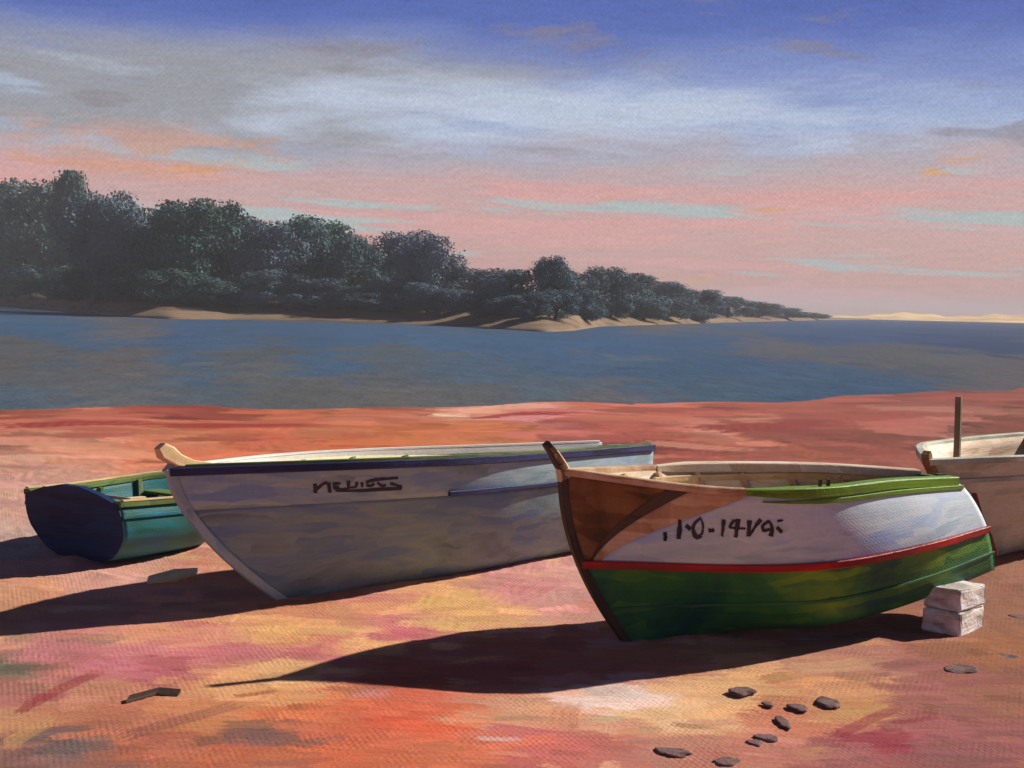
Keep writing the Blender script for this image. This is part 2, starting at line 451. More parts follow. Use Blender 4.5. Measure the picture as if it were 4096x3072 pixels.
def build_ground():
    ys = np.concatenate([np.linspace(-40, 4.2, 18)[:-1], EYE * FPX / np.linspace(700, 62, 620), [52, 60, 75, 110, 200, 400, 800, 1600, 3000]])
    tn = np.concatenate([-np.geomspace(0.52, 12, 20)[::-1], np.linspace(-0.51, 0.51, 980), np.geomspace(0.52, 12, 20)])
    Yg = np.repeat(ys[:, None], len(tn), 1)
    X = tn[None] * np.maximum(Yg, 5.6)
    px = proj(np.stack([X, np.maximum(Yg, 5.0), 0 * X], -1))
    P, Q = np.clip(px[..., 0], -80, 1100), np.clip(px[..., 1], 385, 775)
    colr, _ = blend_anchors(SAND, P, Q, 2.2, 1.0)
    colr = colr * 0.89
    hgt = np.zeros(X.shape)
    A = np.array([(a[0], a[1]) for a in SAND], float)
    Cl = np.array([lin(*a[2]) for a in SAND])
    S = []
    for lvl, (n, al_, bl_) in enumerate(((1500, 50, 9.0), (2600, 34, 6.0), (1500, 22, 3.6))):
        qx = RNG.uniform(-140, 1160, n)
        qy = RNG.uniform(383, 790, n)
        for i in range(n):
            g = ground(qx[i], qy[i])
            d2 = ((qx[i] - A[:, 0]) / 2.4) ** 2 + (qy[i] - A[:, 1]) ** 2
            wgt = 1 / (d2 + 30) ** 2.2
            k = RNG.choice(len(A), p=wgt / wgt.sum())
            jit = 1 + RNG.normal(0, 0.07 + 0.035 * lvl + (0.13 if qy[i] < 470 else 0))
            loc_ = (wgt / wgt.sum()) @ Cl
            ck = Cl[k] * 0.6 + loc_ * 0.4
            ck = (ck * 0.92 + ck.mean() * 0.08) * 0.89
            c = np.clip(ck * jit * np.array([1.02, 1.10, 1.16]) * (1 + RNG.normal(0, 0.04, 3)), 0.01, 0.9)
            far = 1.0 if qy[i] > 470 else 1.5
            a = al_ * far * RNG.uniform(0.5, 1.5) * g[1] / FPX
            b = bl_ * RNG.uniform(0.6, 1.4) * g[1] ** 2 / (EYE * FPX) * (0.75 if qy[i] < 470 else 1)
            th = RNG.normal(0.02, 0.14) + (0.22 if (qx[i] < 330 and qy[i] > 640) else 0)
            S.append((g[0], g[1], a, b, th, c, RNG.uniform(0.6, 1.0), RNG.uniform(0, 6.28)))
    for (x0, y0, x1, y1, wd, c) in STREAKS:
        g0, g1 = ground(x0, y0), ground(x1, y1)
        m = (g0 + g1) / 2
        d = g1 - g0
        S.append((m[0], m[1], np.hypot(d[0], d[1]) / 2, wd / 2 * m[1] ** 2 / (EYE * FPX), atan2(d[1], d[0]), np.array(lin(*c)) * np.array([0.92, 0.98, 1.05]), 0.92 if y0 < 500 else 0.58, RNG.uniform(0, 6)))
    lay_strokes(X, Yg, colr, hgt, S, 0.04)
    sh = shore_y(X)
    Z = 0.018 * np.sin(X * 1.1 + 0.4 * Yg) * np.sin(Yg * 0.9 + 1) + 0.010 * np.sin(X * 3.1 + 1) * np.sin(Yg * 2.3 + X)
    near = 1 - smooth01((Yg - 14) / 12)
    Z = Z * (0.4 + 0.6 * near) + np.clip(hgt, -0.01, 0.03) * (0.5 + 0.5 * near)
    for (ax, ay, yw, l0, l1, hh) in ((-2.521, 9.32, 0.7417, 0.95, 4.9, 0.012), (0.358, 8.672, 0.40, 0.5, 1.6, 0.03), (-2.62, 13.4, atan2(-0.86, -0.51), 0.4, 2.6, 0.05)):
        lx = (X - ax) * cos(yw) + (Yg - ay) * sin(yw)
        ly = -(X - ax) * sin(yw) + (Yg - ay) * cos(yw)
        dd = np.hypot(lx - np.clip(lx, l0, l1), ly)
        Z = Z + hh * np.exp(-(dd / 0.2) ** 2) * (0.75 + 0.25 * np.sin(X * 9 + Yg * 5))
    Z = Z - 0.25 * smooth01((Yg - (sh - 9)) / 9) - np.clip((Yg - sh) * 0.05, 0, 2.5)
    o = grid_obj('ground', np.stack([X, Yg, Z], -1), pigment_mat('sand', 0.9, 0.15, 42.0, 0.3, 0.012), colr)
    tag(o, kind='structure')


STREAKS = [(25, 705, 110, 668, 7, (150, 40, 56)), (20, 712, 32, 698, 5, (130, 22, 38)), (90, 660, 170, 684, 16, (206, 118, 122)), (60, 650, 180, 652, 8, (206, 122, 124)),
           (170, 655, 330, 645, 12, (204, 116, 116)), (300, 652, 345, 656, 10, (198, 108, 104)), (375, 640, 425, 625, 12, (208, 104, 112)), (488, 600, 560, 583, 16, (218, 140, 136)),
           (575, 701, 660, 703, 8, (240, 206, 190)), (365, 725, 470, 730, 14, (228, 92, 60)), (240, 738, 300, 734, 13, (122, 90, 84)), (120, 742, 240, 706, 10, (134, 82, 70)),
           (0, 666, 60, 668, 7, (92, 92, 72)), (0, 750, 60, 715, 10, (196, 146, 92)), (835, 735, 900, 705, 6, (140, 40, 58)), (890, 722, 940, 716, 4, (140, 36, 48)), (560, 725, 575, 700, 10, (196, 128, 100)),
           (480, 416, 570, 408, 7, (150, 40, 44)), (490, 415, 555, 419, 9, (224, 142, 136)), (430, 408, 470, 409, 5, (244, 206, 170)), (0, 425, 180, 420, 8, (146, 52, 48)),
           (150, 424, 330, 424, 8, (150, 56, 46)), (560, 416, 700, 420, 8, (184, 104, 80)), (700, 430, 840, 424, 6, (146, 58, 50)), (640, 442, 760, 452, 5, (196, 130, 104)), (820, 418, 940, 414, 7, (160, 78, 62)),
           (790, 670, 870, 662, 12, (206, 158, 116)), (230, 700, 280, 694, 4, (120, 40, 16))]
build_ground()

# ------------------------------------------------------------------ water
LAKE = [(0, 312, (60, 92, 122)), (60, 330, (62, 94, 126)), (100, 345, (64, 94, 124)), (125, 330, (118, 100, 84)), (125, 360, (112, 94, 78)), (20, 352, (100, 90, 78)), (60, 354, (92, 86, 78)), (0, 372, (104, 88, 72)), (60, 380, (104, 96, 88)), (0, 395, (86, 98, 106)),  # upright brown patch at left: the bank's reflection, painted into the water colour
        (180, 330, (64, 92, 130)), (190, 350, (72, 94, 118)), (190, 375, (76, 98, 118)), (130, 390, (112, 104, 94)), (240, 340, (66, 92, 124)), (270, 372, (104, 96, 84)), (260, 350, (92, 88, 80)), (300, 335, (62, 92, 126)), (330, 365, (66, 96, 126)), (300, 395, (104, 92, 78)), (200, 402, (96, 96, 94)),
        (380, 335, (66, 96, 132)), (400, 352, (92, 92, 84)), (430, 345, (66, 98, 134)), (400, 375, (96, 92, 84)), (450, 370, (76, 96, 112)), (450, 392, (104, 94, 84)), (400, 398, (112, 98, 80)), (540, 345, (60, 94, 132)), (560, 365, (62, 92, 122)), (560, 385, (88, 98, 104)), (600, 395, (108, 96, 90)),
        (620, 335, (58, 90, 128)), (640, 325, (104, 96, 90)), (680, 345, (54, 86, 120)), (680, 370, (56, 86, 114)), (720, 385, (66, 88, 106)), (780, 350, (104, 92, 82)), (790, 335, (54, 82, 120)), (800, 375, (58, 84, 112)), (850, 385, (48, 76, 104)), (900, 385, (50, 78, 106)),
        (860, 330, (52, 78, 122)), (950, 335, (40, 60, 100)), (1010, 345, (38, 56, 92)), (900, 358, (98, 88, 80)), (980, 362, (96, 88, 82)), (1020, 372, (104, 84, 74)), (940, 372, (84, 80, 78)), (740, 365, (52, 82, 114))]
LAKE = [(x, y, tuple(c[i] * 0.6 + (68, 92, 114)[i] * 0.4 for i in range(3))) for x, y, c in LAKE]


def build_water():
    dep = EYE - WATER_Z
    ys = np.concatenate([dep * FPX / np.linspace(118, 3.2, 300), [1200, 1600, 2100, 2950]])
    tn = np.concatenate([-np.geomspace(0.6, 8, 16)[::-1], np.linspace(-0.59, 0.59, 700), np.geomspace(0.6, 8, 16)])
    Yg = np.repeat(ys[:, None], len(tn), 1)
    X = tn[None] * Yg
    px = proj(np.stack([X, Yg, 0 * X + WATER_Z], -1))
    colr, _ = blend_anchors(LAKE, np.clip(px[..., 0], -80, 1100), np.clip(px[..., 1], 300, 420), 2.6, 1.0)
    hgt = np.zeros(X.shape)
    A = np.array([(a[0], a[1]) for a in LAKE], float)
    Cl = np.array([lin(*a[2]) for a in LAKE])
    S = []
    for n, al_, bl_ in ((600, 50, 5.0), (1100, 30, 2.6), (1200, 16, 1.4)):
        qx, qy = RNG.uniform(-140, 1160, n), RNG.uniform(318, 418, n)
        for i in range(n):
            g = ground(qx[i], qy[i], WATER_Z)
            d2 = ((qx[i] - A[:, 0]) / 2.6) ** 2 + (qy[i] - A[:, 1]) ** 2
            wgt = 1 / (d2 + 14) ** 2.4
            k = RNG.choice(len(A), p=wgt / wgt.sum())
            c = np.clip(Cl[k] * (1 + RNG.normal(0, 0.07)), 0.01, 0.9)
            S.append((g[0], g[1], al_ * RNG.uniform(.5, 1.5) * g[1] / FPX, bl_ * RNG.uniform(.6, 1.4) * g[1] ** 2 / (dep * FPX), RNG.normal(0, 0.03), c, RNG.uniform(.4, .9), RNG.uniform(0, 6)))
    lay_strokes(X, Yg, colr, hgt, S, 0.0)
    m, t, b = mat_new('lake_water')
    a = t.add('ShaderNodeVertexColor', layer_name='pigment')
    t.l.new(a.outputs[0], b.inputs['Base Color'])
    b.inputs['Roughness'].default_value = 0.55
    b.inputs['Specular IOR Level'].default_value = 0.06
    g = t.add('ShaderNodeNewGeometry')
    n1 = t.noise(t.vmath('MULTIPLY', g.outputs['Position'], (0.9, 0.5, 1.0)), 1.0, 4.0, 0.6)
    bp = t.add('ShaderNodeBump')
    bp.inputs['Strength'].default_value = 0.5
    bp.inputs['Distance'].default_value = 0.25
    t.l.new(n1, bp.inputs['Height'])
    t.l.new(bp.outputs[0], b.inputs['Normal'])
    o = grid_obj('water', np.stack([X, Yg, np.full(X.shape, WATER_Z)], -1), m, colr)
    tag(o, kind='structure')


build_water()

# ------------------------------------------------------------------ far bank, sandbar
BANK_PX = [(-900, 297), (-500, 299), (-250, 301.5), (-120, 303), (0, 306.5), (60, 311), (125, 317), (170, 319), (230, 319.5), (330, 322), (430, 325), (500, 329), (545, 332), (572, 331), (600, 326.5), (680, 324), (760, 321.7), (820, 320.2), (870, 319.6)]
BANK = np.array([ground(x, y, WATER_Z) for x, y in BANK_PX])


def bank_at(px):
    """point of the far waterline in the direction of a pixel column"""
    pts = np.array(BANK_PX)
    y = np.interp(px, pts[:, 0], pts[:, 1])
    return ground(px, y, WATER_Z)


def bank_h(px):
    return float(np.interp(px, [-900, 0, 400, 560, 640, 720, 800, 870], [4, 3.6, 2.6, 1.8, 1.5, 1.2, 0.8, 0.4]))


def build_bank():
    xs = np.linspace(-900, 870, 260)
    prof = [(-2, -0.5), (0.0, 0.0), (1.5, 0.10), (5, 0.22), (10, 0.45), (16, 0.72), (24, 0.95), (40, 1.05), (90, 1.1), (260, 1.0), (420, -0.6)]
    P = np.zeros((len(prof), len(xs), 3))
    for j, x in enumerate(xs):
        p = bank_at(x)
        d = p[:2] / np.linalg.norm(p[:2])
        h = bank_h(x)
        for i, (o, z) in enumerate(prof):
            wob = 1 + 0.10 * sin(j * 0.37 + i) + 0.10 * sin(j * 0.11 + i * 2)
            q = p[:2] + d * o * wob
            P[i, j] = (q[0], q[1], WATER_Z + (z * h + 0.04 * sin(j * 0.8 + i * 1.3) * (0 < i < 6) + 0.05 * (i > 1)))
    m, t, b = mat_new('bank_sand')
    g = t.add('ShaderNodeNewGeometry')
    n1 = t.noise(t.vmath('MULTIPLY', g.outputs['Position'], (0.05, 0.12, 1.2)), 1.0, 4.0, 0.65, 0.6)
    colr = t.ramp(n1, [(0.25, lin(78, 52, 38)), (0.40, lin(106, 82, 62)), (0.52, lin(128, 106, 82)), (0.66, lin(132, 110, 82)), (0.82, lin(152, 128, 92))])
    t.l.new(colr, b.inputs['Base Color'])
    b.inputs['Roughness'].default_value = 0.95
    o = grid_obj('far_bank', P, m)
    tag(o, kind='structure')
    # pale bar of sand far out on the right
    xs = np.linspace(775, 1500, 90)
    P = np.zeros((5, 90, 3))
    for j, x in enumerate(xs):
        hz = 296 + 23 * x / 1024
        d = CR @ np.array([(x - 512) / FPX, (384 - hz) / FPX, -1.0])
        d = d[:2] / np.linalg.norm(d[:2])
        k = min(1, (x - 775) / 120)
        for i, (dd, z) in enumerate(((880, -0.5), (900, 0.3), (960, 2.6), (1010, 4.6), (1100, -1))):
            P[i, j] = (d[0] * dd, d[1] * dd, WATER_Z + (z * k if z > 0 else z) * (1 + 0.25 * sin(j * 0.5) + 0.15 * sin(j * 1.7)))
    m2 = paint_mat('pale_sand', [(0.2, lin(206, 160, 104)), (0.6, lin(236, 204, 142)), (0.9, lin(244, 226, 184))], scale=0.02, stretch=(1, 1, 1), rough=0.95, bump=0.0, bristle=1)
    tag(grid_obj('sandbar', P, m2), kind='structure')


build_bank()

# ------------------------------------------------------------------ boats
def proj_boat(b, pts):
    return proj(b.world(pts))


class Hull:
    def __init__(s, x, y, yaw, heel, L, B, bf, foot, tr, cv, zs, zk, full=0.22, tum=0.0, trp=1.0):
        s.__dict__.update(locals())

    def pos(s, u, t, side):
        u, t = np.broadcast_arrays(np.asarray(u, float), np.asarray(t, float))
        e = s.full + (0.75 - s.full) * (1 - smooth01(u / 0.45))
        yf = np.clip(t, 1e-5, 1.2) ** e * (0.82 + 0.18 * t) * (1 - s.tum * smooth01((u - 0.25) / 0.6) * np.clip(t - 0.45, 0, 1) ** 1.3)
        xs = s.foot * np.clip(1 - t, 0, 1) ** s.cv
        xe = s.L - s.tr * np.clip(1 - t, 0, 1) ** s.trp
        X = xs + (xe - xs) * u
        Yv = side * s.B * np.maximum(cr(s.bf, u), 0) * yf
        zk, zs = cr(s.zk, u), cr(s.zs, u)
        return np.stack([X, Yv, zk + (zs - zk) * t], -1)

    def nrm(s, u, t, side):
        e = 2e-3
        u0 = np.clip(u, 0.012, 1)
        t0 = np.clip(t, 0.02, 1)
        du = s.pos(u0 + e, t0, side) - s.pos(u0 - e, t0, side)
        dt = s.pos(u0, t0 + e, side) - s.pos(u0, t0 - e, side)
        n = np.cross(du, dt) * (-side)
        return n / (np.linalg.norm(n, axis=-1, keepdims=True) + 1e-9)

    def off(s, u, t, side, d):
        return s.pos(u, t, side) + s.nrm(u, t, side) * d

    def world(s, P):
        c, si = cos(s.heel), sin(s.heel)
        y2 = P[..., 1] * c - P[..., 2] * si
        z2 = P[..., 1] * si + P[..., 2] * c
        a = s.yaw
        return np.stack([s.x + P[..., 0] * cos(a) - y2 * sin(a), s.y + P[..., 0] * sin(a) + y2 * cos(a), z2], -1)

    def root(s, name):
        return empty(name, (s.x, s.y, 0), (s.heel, 0, s.yaw))


def shell(name, H, mat, root, ulo, uhi, t0, t1, sides=(-1, 1), d=0.0, thick=0.022, nu=56, nt=14):
    """a band of planking between heights t0..t1; ulo/uhi may depend on t; it has an outer skin, an inner skin and edges"""
    V, F, UV = [], [], []
    for sd in sides:
        tt = np.linspace(t0, t1, nt)
        k = np.linspace(0, 1, nu)
        lo = np.array([ulo(t) if callable(ulo) else ulo for t in tt])
        hi = np.array([uhi(t) if callable(uhi) else uhi for t in tt])
        Ug = lo[:, None] + (hi - lo)[:, None] * k[None]
        Tg = np.repeat(tt[:, None], nu, 1)
        o = H.off(Ug, Tg, sd, d)
        i = H.off(Ug, Tg, sd, d - thick)
        i[..., 1] = np.where(i[..., 1] * sd < 0.001, 0.001 * sd, i[..., 1])
        o[..., 1] = np.where(o[..., 1] * sd < 0.001, 0.001 * sd, o[..., 1])
        n0 = len(V)
        V += list(o.reshape(-1, 3)) + list(i.reshape(-1, 3))
        uv = np.stack([Ug * H.L, Tg], -1).reshape(-1, 2)
        UV += list(uv) + list(uv)
        N = nt * nu
        F += list(grid_faces(nt, nu, n0, flip=sd > 0)) + list(grid_faces(nt, nu, n0 + N, flip=sd < 0))
        ring = [c for c in range(nu)] + [r * nu + nu - 1 for r in range(1, nt)] + [(nt - 1) * nu + c for c in range(nu - 2, -1, -1)] + [r * nu for r in range(nt - 2, 0, -1)]
        for a, b2 in zip(ring, ring[1:] + ring[:1]):
            f = (n0 + a, n0 + a + N, n0 + b2 + N, n0 + b2)
            F.append(f if sd < 0 else f[::-1])
    return obj(name, V, F, mat, root, True, UV)


def sweep(name, path, across, up, wd, ht, mat, root, smooth=False):
    """a bar of rectangular section along a path; across / up: unit vectors per point; wd, ht scalars or arrays"""
    n = len(path)
    path = np.asarray(path, float)
    across = np.broadcast_to(across, path.shape)
    up = np.broadcast_to(up, path.shape)
    wd = np.broadcast_to(wd, (n,))[:, None]
    ht = np.broadcast_to(ht, (n,))[:, None]
    c = 0.22
    ring = [(-1 + c, -1), (1 - c, -1), (1, -1 + c), (1, 1 - c), (1 - c, 1), (-1 + c, 1), (-1, 1 - c), (-1, -1 + c)]
    V = np.stack([path + across * wd * a / 2 + up * ht * b2 / 2 for a, b2 in ring], 1).reshape(-1, 3)
    F = []
    for i in range(n - 1):
        for k in range(8):
            F.append((i * 8 + k, i * 8 + (k + 1) % 8, (i + 1) * 8 + (k + 1) % 8, (i + 1) * 8 + k))
    F += [tuple(range(7, -1, -1)), tuple((n - 1) * 8 + k for k in range(8))]
    s_ = np.linspace(0, 1, n) * float(np.linalg.norm(path[-1] - path[0]))
    uv = np.stack([np.repeat(s_, 8), np.tile(np.arange(8) * 0.03, n)], -1)
    return obj(name, V, F, mat, root, smooth, uv)


def rail(name, H, u0, u1, t, side, wd, ht, mat, root, d=0.0, n=40, dz=0.0):
    u = np.linspace(u0, u1, n)
    p = H.pos(u, t, side)
    nm = H.nrm(u, t, side)
    nm[:, 2] = 0
    nm /= np.linalg.norm(nm, axis=1, keepdims=True)
    p = p + nm * d
    p[:, 2] += dz
    return sweep(name, p, nm, (0, 0, 1), wd, ht, mat, root)


def transom(H, mat, root, thick=0.035, top=0.02):
    tt = np.linspace(0.02, 1, 12)
    a = H.pos(np.ones(12), tt, -1)
    b = H.pos(np.ones(12), tt, 1)
    crown = [np.array([a[-1][0] * (1 - k) + b[-1][0] * k, a[-1][1] * (1 - k) + b[-1][1] * k, a[-1][2] + top * sin(pi * k)]) for k in (0.2, 0.4, 0.6, 0.8)]
    loop = list(a) + crown + list(b[::-1])
    n = len(loop)
    V = [v + np.array([0.012, 0, 0]) for v in loop] + [v + np.array([0.012 - thick - 0.03, 0, 0]) for v in loop]
    F = [tuple(range(n)), tuple(range(2 * n - 1, n - 1, -1))] + [(i, i + n, (i + 1) % n + n, (i + 1) % n) for i in range(n)]
    uv = [(v[1], v[2]) for v in V]
    return obj('transom', V, F, mat, root, False, uv)


def stempost(H, mat, root, head, wd=0.08, dp=0.1, keel_u=0.25):
    """stem timber from the keel up over the stem head; head: extra (x, z) points above the sheer"""
    ku = np.linspace(keel_u, 0, 8)
    k = H.pos(ku, 0 * ku, 1)
    k[:, 1] = 0
    t = np.linspace(0.04, 1.0, 18)
    s_ = H.pos(0 * t, t, 1)
    s_[:, 1] = 0
    path = np.concatenate([k, s_, [[x, 0, z] for x, z in head]])
    tg = np.gradient(path, axis=0)
    tg /= np.linalg.norm(tg, axis=1, keepdims=True)
    up = np.stack([-tg[:, 2], 0 * tg[:, 0], tg[:, 0]], -1)
    path = path + up * -0.012
    n = len(path)
    return sweep('stem', path, (0, 1, 0), up, np.full(n, wd), np.concatenate([np.full(n - len(head), dp), np.linspace(dp * 1.15, dp * 0.8, len(head))]), mat, root)


def interior(H, root, lining_mat, rib_mat, thwart_mat, floor_mat, ribs, thwarts, ft=0.3, floor_u=(0.12, 0.97)):
    shell('lining', H, lining_mat, root, 0.03, 0.985, ft, 0.985, d=-0.030, thick=0.008, nu=40, nt=8)
    for u in ribs:
        for sd in (-1, 1):
            t = np.linspace(ft, 0.97, 9)
            uu = np.full(9, u)
            p = H.off(uu, t, sd, -0.055)
            nm = H.nrm(uu, t, sd)
            tg = np.gradient(p, axis=0)
            tg /= np.linalg.norm(tg, axis=1, keepdims=True)
            ac = np.cross(nm, tg)
            sweep('rib', p, ac, nm, 0.05, 0.04, rib_mat, root)
    for u in thwarts:
        a, b = H.off(np.array([u]), np.array([0.74]), -1, -0.04)[0], H.off(np.array([u]), np.array([0.74]), 1, -0.04)[0]
        sweep('thwart', [a, a * .5 + b * .5, b], (1, 0, 0), (0, 0, 1), 0.2, 0.035, thwart_mat, root)
    u = np.linspace(*floor_u, 24)
    for k in range(6):
        f0, f1 = -1 + k / 3 + 0.02, -1 + (k + 1) / 3 - 0.02
        a, b = H.off(u, ft, 1, -0.045), H.off(u, ft, 1, -0.045)
        a[:, 1] *= f0
        b[:, 1] *= f1
        V = list(a) + list(b) + list(a - [0, 0, .02]) + list(b - [0, 0, .02])
        n = len(u)
        F = []
        for i in range(n - 1):
            F += [(i, i + 1, n + i + 1, n + i), (2 * n + i, 3 * n + i, 3 * n + i + 1, 2 * n + i + 1), (i, 2 * n + i, 2 * n + i + 1, i + 1), (n + i, n + i + 1, 3 * n + i + 1, 3 * n + i)]
        obj('floorboard', V, F, floor_mat, root, False)


def lettering(name, H, strokes, mat, root, side=-1, lift=0.012):
    """brush-lettered marks: each stroke is (points in picture pixels, widths in pixels), laid on the planking"""
    ug, tg = np.meshgrid(np.linspace(0.02, 0.98, 700), np.linspace(0.3, 0.99, 260), indexing='ij')
    pg = proj(H.world(H.pos(ug, tg, side)))
    out = []
    for pts, wid in strokes:
        P = np.array(pts, float)
        n = 10
        s_ = np.linspace(0, 1, n)
        Q = np.stack([cr(P[:, 0], s_), cr(P[:, 1], s_)], -1) if len(P) > 2 else P[0] + (P[1] - P[0]) * s_[:, None]
        wd = np.interp(s_, np.linspace(0, 1, len(wid)), wid)
        tn = np.gradient(Q, axis=0)
        tn /= np.linalg.norm(tn, axis=1, keepdims=True) + 1e-9
        nn = np.stack([-tn[:, 1], tn[:, 0]], -1)
        jit = RNG.normal(0, 0.10, (n, 2))
        L, R_ = Q + nn * wd[:, None] / 2 + jit, Q - nn * wd[:, None] / 2 - jit
        V = []
        for q in np.concatenate([L, R_]):
            i = np.unravel_index(np.argmin(((pg - q) ** 2).sum(-1)), ug.shape)
            V.append((ug[i], tg[i]))
        V = np.array(V)
        top = H.off(V[:, 0], V[:, 1], side, lift)
        bot = H.off(V[:, 0], V[:, 1], side, 0.002)
        VV = list(top) + list(bot)
        F = []
        for i in range(n - 1):
            F += [(i, i + 1, n + i + 1, n + i), (i, 2 * n + i, 2 * n + i + 1, i + 1), (n + i, n + i + 1, 3 * n + i + 1, 3 * n + i)]
        F += [(0, n, 3 * n, 2 * n), (n - 1, 3 * n - 1, 4 * n - 1, 2 * n - 1)]
        out.append(obj(name, VV, F, mat, root, False))
    return out


# paints
M = {}
M['white'] = paint_mat('white_paint', [(0.2, lin(160, 182, 200)), (0.5, lin(194, 210, 218)), (0.8, lin(156, 182, 220))], uv=True, bump=0.15, vdev=0.28, seed=1, wv=1.0)
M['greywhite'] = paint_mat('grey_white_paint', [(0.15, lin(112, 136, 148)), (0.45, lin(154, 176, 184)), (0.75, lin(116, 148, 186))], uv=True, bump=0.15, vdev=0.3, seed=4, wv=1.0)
M['bright'] = paint_mat('white_rail_paint', [(0.2, lin(214, 212, 206)), (0.7, lin(238, 236, 232))], uv=True, bump=0.2, seed=24)
M['greywhite_shade'] = paint_mat('grey_white_shade_paint', [(0.15, lin(92, 116, 126)), (0.45, lin(124, 148, 156)), (0.75, lin(94, 126, 162))], uv=True, bump=0.15, vdev=0.3, seed=4, wv=1.0)  # darker copy of the grey-white paint; lower hull's shade put into colour
M['red'] = paint_mat('red_paint', [(0.2, lin(128, 14, 18)), (0.7, lin(186, 16, 16))], uv=True, rough=0.4, seed=2)
M['oxblood'] = paint_mat('oxblood_paint', [(0.2, lin(70, 18, 14)), (0.7, lin(112, 30, 22))], uv=True, seed=25)
M['green'] = paint_mat('green_paint', [(0.15, lin(20, 74, 66)), (0.5, lin(48, 112, 54)), (0.85, lin(110, 152, 36))], uv=True, rough=0.5, stretch=(0.6, 0.9, 1), seed=3, wv=1.0)
M['railgreen'] = paint_mat('rail_green_paint', [(0.2, lin(74, 104, 20)), (0.7, lin(112, 156, 26))], uv=True, rough=0.45, seed=5)
M['brown'] = paint_mat('varnished_wood', [(0.15, lin(66, 44, 28)), (0.5, lin(112, 72, 36)), (0.8, lin(140, 96, 58))], uv=True, rough=0.5, bump=0.6, seed=6, stretch=(1.6, 0.6, 1))
M['palebrown'] = paint_mat('bleached_wood', [(0.15, lin(150, 112, 80)), (0.5, lin(186, 150, 118)), (0.8, lin(206, 176, 146))], uv=True, rough=0.7, bump=0.6, seed=7, stretch=(2.0, 0.5, 1))
M['navy'] = paint_mat('navy_paint', [(0.2, lin(24, 24, 62)), (0.7, lin(46, 48, 96))], uv=True, rough=0.5, seed=8)
M['darkwood'] = paint_mat('dark_wood', [(0.2, lin(40, 32, 28)), (0.7, lin(80, 62, 50))], uv=True, rough=0.6, seed=9)
M['beige'] = paint_mat('beige_timber', [(0.2, lin(186, 152, 104)), (0.7, lin(226, 198, 150))], uv=True, rough=0.6, seed=10)
M['teal'] = paint_mat('teal_paint', [(0.15, lin(36, 92, 84)), (0.5, lin(30, 112, 118)), (0.8, lin(34, 112, 150))], uv=True, rough=0.5, seed=11, stretch=(0.8, 1.0, 1), wv=1.0)
M['deepblue'] = paint_mat('deep_blue_paint', [(0.2, lin(18, 22, 66)), (0.7, lin(22, 48, 92))], uv=True, rough=0.6, seed=12)
M['mossgreen'] = paint_mat('moss_green_paint', [(0.2, lin(56, 84, 34)), (0.7, lin(110, 130, 72))], uv=True, rough=0.5, seed=13)
M['cream'] = paint_mat('cream_paint', [(0.2, lin(206, 196, 140)), (0.6, lin(222, 214, 170)), (0.9, lin(236, 232, 222))], uv=True, rough=0.6, seed=14)
M['sandgrey'] = paint_mat('sand_grey_paint', [(0.15, lin(160, 166, 150)), (0.5, lin(194, 198, 180)), (0.8, lin(204, 208, 198))], uv=True, bump=0.6, rough=0.6, seed=15, stretch=(1.0, 0.8, 1), wv=1.0)
M['greypost'] = paint_mat('grey_post', [(0.2, lin(120, 104, 82)), (0.7, lin(160, 142, 116))], rough=0.8, seed=19)
M['ink'] = paint_mat('black_lettering', [(0.2, lin(20, 20, 34)), (0.8, lin(44, 44, 62))], rough=0.5, vdev=0.3, seed=16)
M['ink2'] = paint_mat('slate_lettering', [(0.2, lin(28, 28, 40)), (0.8, lin(50, 48, 66))], rough=0.5, vdev=0.3, seed=17)
M['innerwood'] = paint_mat('inner_planking', [(0.15, lin(166, 134, 106)), (0.5, lin(204, 182, 156)), (0.8, lin(232, 222, 206))], uv=True, rough=0.7, bump=0.5, seed=18)

Z8 = lambda x, y: (x * 0.25, y * 0.25)
# ---- front boat: green bottom, red strake, white topside, brown bow
HF = Hull(x=0.358, y=8.672, yaw=0.40, heel=0.0037, L=3.307, B=0.7507, bf=[0, .72, 1.04, .88, .42], foot=0.598, tr=-0.50, cv=1.92,
          zs=[1.259, 1.181, 1.159, 1.156, 1.115], zk=[-0.053, 0.11, 0.35], full=0.12, tum=0.62, trp=0.65)


